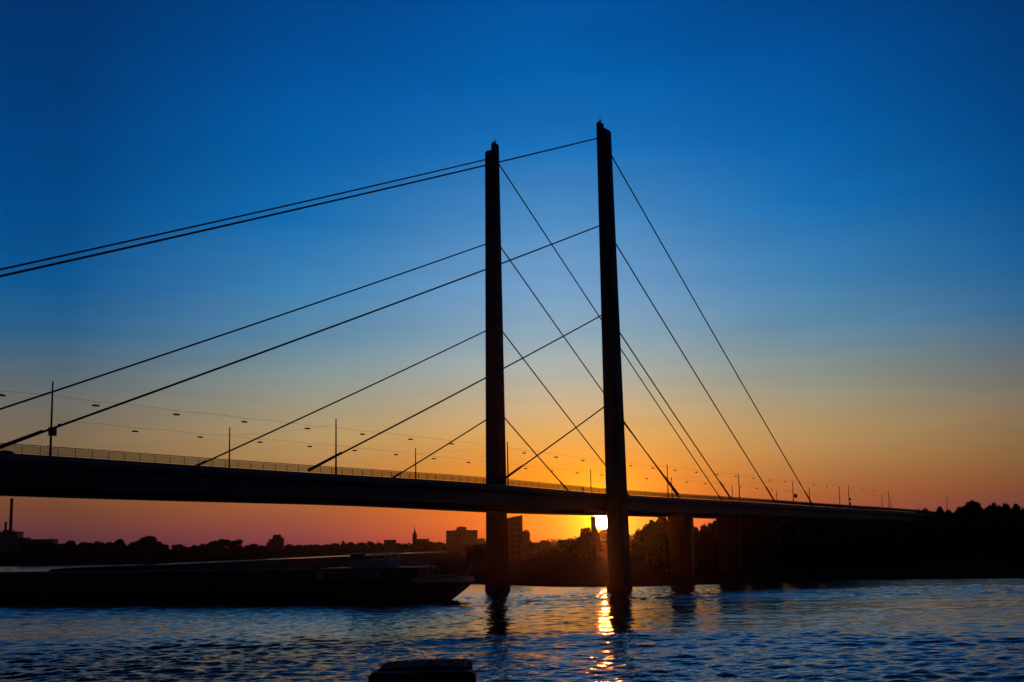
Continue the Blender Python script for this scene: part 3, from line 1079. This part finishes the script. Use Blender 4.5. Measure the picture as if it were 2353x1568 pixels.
UT = [unit_tree(20 + i, .10 + .02 * (i % 3)) for i in range(7)]
ti = 0


def tree(x, y, ztop, w, label, group, rzs=None):
    global ti
    g = gz(x, y) - .3
    o = empty('tree', (x, y, g), random.uniform(0, 6.28), label, 'tree', group)
    tm, cm = UT[ti % len(UT)]
    ti += 1
    for nm, me in (('trunk', tm), ('crown', cm)):
        c = link(bpy.data.objects.new(nm, me), o)
        c.scale = (w, w, ztop - g)
    return o


FAR_TREES = [(-435.8, 1180, 21.2, 10.2),
    (-429.0, 1190, 21.9, 11.0),
    (-413.9, 1175, 20.4, 10.1),
    (-407.1, 1180, 19.6, 10.2),
    (-391.9, 1170, 22.3, 11.6),
    (-383.1, 1175, 20.2, 10.1),
    (-376.2, 1180, 19.4, 7.8),
    (-367.3, 1175, 20.7, 10.1),
    (-360.8, 1180, 20.6, 8.6),
    (-350.4, 1175, 22.1, 11.7),
    (-340.3, 1180, 19.8, 9.4),
    (-335.0, 1185, 17.4, 8.6),
    (-324.1, 1170, 24.8, 14.7),
    (-319.0, 1180, 19.8, 8.6),
    (-312.0, 1180, 16.6, 9.4),
    (-310.2, 1225, 17.3, 11.4),
    (-304.6, 1240, 13.6, 7.4),
    (-299.8, 1240, 15.9, 9.0),
    (-292.1, 1240, 17.0, 9.9),
    (-304.3, 1340, 20.3, 12.4),
    (-292.0, 1340, 21.6, 15.1),
    (-282.1, 1345, 21.2, 10.7),
    (-272.9, 1350, 15.3, 9.8),
    (-266.7, 1350, 16.1, 8.9),
    (-260.6, 1360, 13.8, 9.0)]
MID_TREES = [(-357.7, 2100, 17.0, 16.7),
    (-344.0, 2100, 15.4, 15.3),
    (-329.5, 2100, 15.1, 15.3),
    (-314.4, 2100, 15.5, 16.7),
    (-299.3, 2100, 15.9, 16.7),
    (-285.5, 2100, 17.0, 13.9),
    (-270.6, 2080, 20.8, 6.9),
    (-260.8, 2100, 18.6, 16.7),
    (-244.3, 2100, 17.6, 16.7),
    (-229.1, 2100, 18.7, 13.9),
    (-215.4, 2100, 16.4, 15.3),
    (-200.9, 2100, 16.8, 13.9),
    (-184.1, 2080, 15.1, 13.8),
    (-149.4, 2100, 18.5, 15.3),
    (-134.2, 2100, 16.9, 15.3),
    (-121.9, 2100, 15.9, 13.9),
    (-84.7, 2100, 18.0, 15.3),
    (-68.9, 2100, 18.3, 13.9),
    (-53.1, 2000, 21.0, 14.6)]
CTR_TREES = [(4.5, 640, 18.1, 5.5),
    (10.4, 800, 12.2, 6.9),
    (17.0, 800, 13.3, 11.7),
    (24.9, 850, 11.2, 8.4),
    (28.2, 800, 13.2, 9.0),
    (33.5, 800, 13.6, 7.4),
    (36.3, 760, 15.1, 5.5),
    (36.8, 700, 19.5, 6.3)]
SUN_TREES = [(153.2, 2500, 29.0, 19.9),
    (171.5, 2600, 36.2, 17.2),
    (183.4, 2600, 34.3, 22.4),
    (200.2, 2600, 28.9, 22.4),
    (208.8, 2500, 24.7, 21.5)]
UND_TREES = [(54.6, 620, 12.6, 4.1),
    (55.5, 600, 17.7, 4.4),
    (55.0, 560, 19.0, 4.4),
    (55.9, 540, 20.3, 5.4),
    (57.7, 520, 21.6, 6.5),
    (61.2, 510, 20.6, 6.4),
    (66.8, 520, 19.7, 4.5),
    (75.7, 560, 17.6, 3.7),
    (79.4, 560, 18.6, 4.8),
    (84.1, 560, 20.1, 5.6),
    (88.8, 560, 20.0, 7.4),
    (101.4, 600, 19.4, 7.9),
    (112.9, 620, 19.1, 8.2),
    (127.1, 640, 20.0, 9.7),
    (141.9, 660, 19.6, 10.1),
    (157.3, 680, 20.1, 10.8),
    (173.5, 700, 21.0, 11.6),
    (185.0, 700, 21.3, 11.6)]
RT_TREES = [(150.5, 540, 22.2, 3.2),
    (161.3, 560, 21.6, 3.0),
    (170.5, 580, 21.7, 3.5),
    (179.4, 600, 22.8, 2.8),
    (182.4, 600, 24.3, 2.8),
    (185.2, 600, 24.5, 4.8),
    (188.8, 600, 22.4, 4.0),
    (189.1, 590, 24.8, 5.1),
    (196.2, 600, 24.0, 4.4),
    (201.2, 600, 24.5, 5.6),
    (200.0, 580, 27.2, 10.8),
    (213.1, 590, 26.3, 8.2),
    (221.6, 600, 26.1, 6.8),
    (226.1, 600, 25.4, 3.6),
    (226.3, 590, 24.0, 7.0),
    (236.8, 600, 25.8, 9.9)]
for i, (x, y, z, w) in enumerate(FAR_TREES):
    lab = f'dark tree of the treeline across the far water, {ORD[i]} from the left frame edge'
    if i == 12:
        lab = 'big round-crowned tree rising above the treeline on the far left shore'
    if i == 20:
        lab = 'broad flat-topped tree standing out in the treeline left of the stepped building'
    tree(x, y, z, max(w * 1.7, 12), lab, 'trees of the far left shore')
for i, (x, y, z, w) in enumerate(MID_TREES):
    tree(x, y, z, w * 1.35, f'small distant skyline tree near the church, {ORD[i]} from the left', 'distant trees around the church')
CTR_TREES += [(43.5, 712, 18.6, 3.2), (44.9, 735, 15.6, 3.4)]
for i, (x, y, z, w) in enumerate(CTR_TREES):
    lab = f'low dark tree between the pylons, {ORD[i]} from the left pylon'
    if i == 0:
        lab = 'ragged tree beside the apartment block right of the left pylon'
    if i == 7:
        lab = 'round-topped tree touching the narrow tower block left of the sun'
    tree(x, y, z, w * 1.3, lab, 'trees between the pylons')
for i, (x, y, z, w) in enumerate(SUN_TREES):
    tree(x, y, z, w * 1.25, f'distant tree on the horizon under the sun, {ORD[i]} from the left', 'distant trees under the sun')
for i, (x, y, z, w) in enumerate(UND_TREES):
    tree(x, y, z, max(w * 1.7, 7.5), f'dark tree beneath the deck, {ORD[i]} to the right of the right pylon', 'trees under the bridge')
for i, (x, y, z, w) in enumerate(RT_TREES):
    lab = f'tree of the dark grove behind the deck end, {ORD[i]} from the left'
    if i == 10:
        lab = 'largest dome-crowned tree of the grove at the right edge'
    tree(x, y, z, max(w * 1.5, 6.5), lab, 'trees at the right edge')


def leaf_belt(name, path, n, size, seed):
    """undergrowth along a path of (x, y, height, half width)"""
    rs = np.random.default_rng(seed)
    P = np.array(path, float)
    seg = np.hypot(np.diff(P[:, 0]), np.diff(P[:, 1]))
    cum = np.concatenate([[0], np.cumsum(seg)])
    s = rs.uniform(0, cum[-1], n)
    x, y, h, w = (np.interp(s, cum, P[:, k]) for k in range(4))
    bump = .72 + .28 * np.sin(s * .31 + 2 * np.sin(s * .057)) * np.sin(s * .113 + 1)
    x = x + rs.normal(0, 1, n) * w * .5
    y = y + rs.normal(0, 1, n) * w * .5
    g = ground_z(np.stack([x, y], 1))
    z = g + rs.uniform(0, 1, n) ** .8 * h * bump
    Q = np.stack([x, y, z], 1)
    a = rs.normal(0, 1, (n, 3)); a /= np.linalg.norm(a, axis=1)[:, None]
    b = np.cross(a, rs.normal(0, 1, (n, 3))); b /= np.linalg.norm(b, axis=1)[:, None]
    sz = (size * rs.uniform(.6, 1.5, n))[:, None]
    V = np.stack([Q - a * sz, Q + b * sz * .7, Q + a * sz, Q - b * sz * .7], 1).reshape(-1, 3)
    return tag(link(bpy.data.objects.new(name, quads_mesh(name, V, M_LEAF))), kind='stuff')


leaf_belt('undergrowth', [(-640, 1215, 12, 8), (-440, 1195, 12, 8), (-330, 1190, 12, 8), (-300, 1215, 9, 6), (-290, 1300, 9, 6), (-270, 1380, 8, 6), (-262, 1500, 7, 6)], 26000, 1.2, 1)
leaf_belt('woodland', [(-420, 2160, 12, 18), (-250, 2200, 12, 18), (-100, 2150, 12, 18), (-40, 2100, 13, 16)], 14000, 1.8, 2)
leaf_belt('shrubbery', [(-20, 705, 9, 8), (12, 760, 7, 8), (34, 770, 7, 7), (41, 720, 8, 4)], 16000, .7, 3)
leaf_belt('shrubbery', [(53, 590, 8, 4), (60, 560, 15, 5), (66, 545, 18, 5), (73, 555, 17, 4), (78, 565, 12, 4), (85, 570, 13, 4), (91, 580, 19, 6), (120, 640, 20, 8), (160, 690, 21, 9), (205, 720, 21, 9)], 52000, .8, 4)
leaf_belt('shrubbery', [(150, 560, 15, 8), (180, 600, 17, 8), (215, 610, 18, 8), (260, 610, 18, 8), (330, 600, 18, 9)], 40000, .8, 5)
leaf_belt('horizon_wood', [(60, 2620, 14, 20), (150, 2560, 18, 16), (190, 2620, 16, 16), (240, 2560, 14, 18), (330, 2620, 16, 20)], 7000, 1.8, 6)
leaf_belt('shrubbery', [(49, 432, 4, 4), (55, 436, 8, 4), (64, 440, 9.5, 4), (75, 440, 13, 5), (110, 450, 14, 6), (160, 480, 15, 8), (230, 520, 15, 8)], 26000, .7, 8)

# ------------------------------------------------------------------ evening haze over the river
HZ = MB().box(-4900, 4900, -58, 5400, -5, 116).build('haze', None)
hm_ = bpy.data.materials.new('evening_haze')
hm_.use_nodes = True
ht = hm_.node_tree
ht.nodes.clear()
pv = ht.nodes.new('ShaderNodeVolumePrincipled')
pv.inputs['Color'].default_value = (0.9, 0.9, 0.92, 1)
pv.inputs['Density'].default_value = 0.000011
pv.inputs['Anisotropy'].default_value = 0.945
ho = ht.nodes.new('ShaderNodeOutputMaterial')
ht.links.new(pv.outputs[0], ho.inputs['Volume'])
HZ.data.materials.append(hm_)
tag(HZ, kind='stuff')
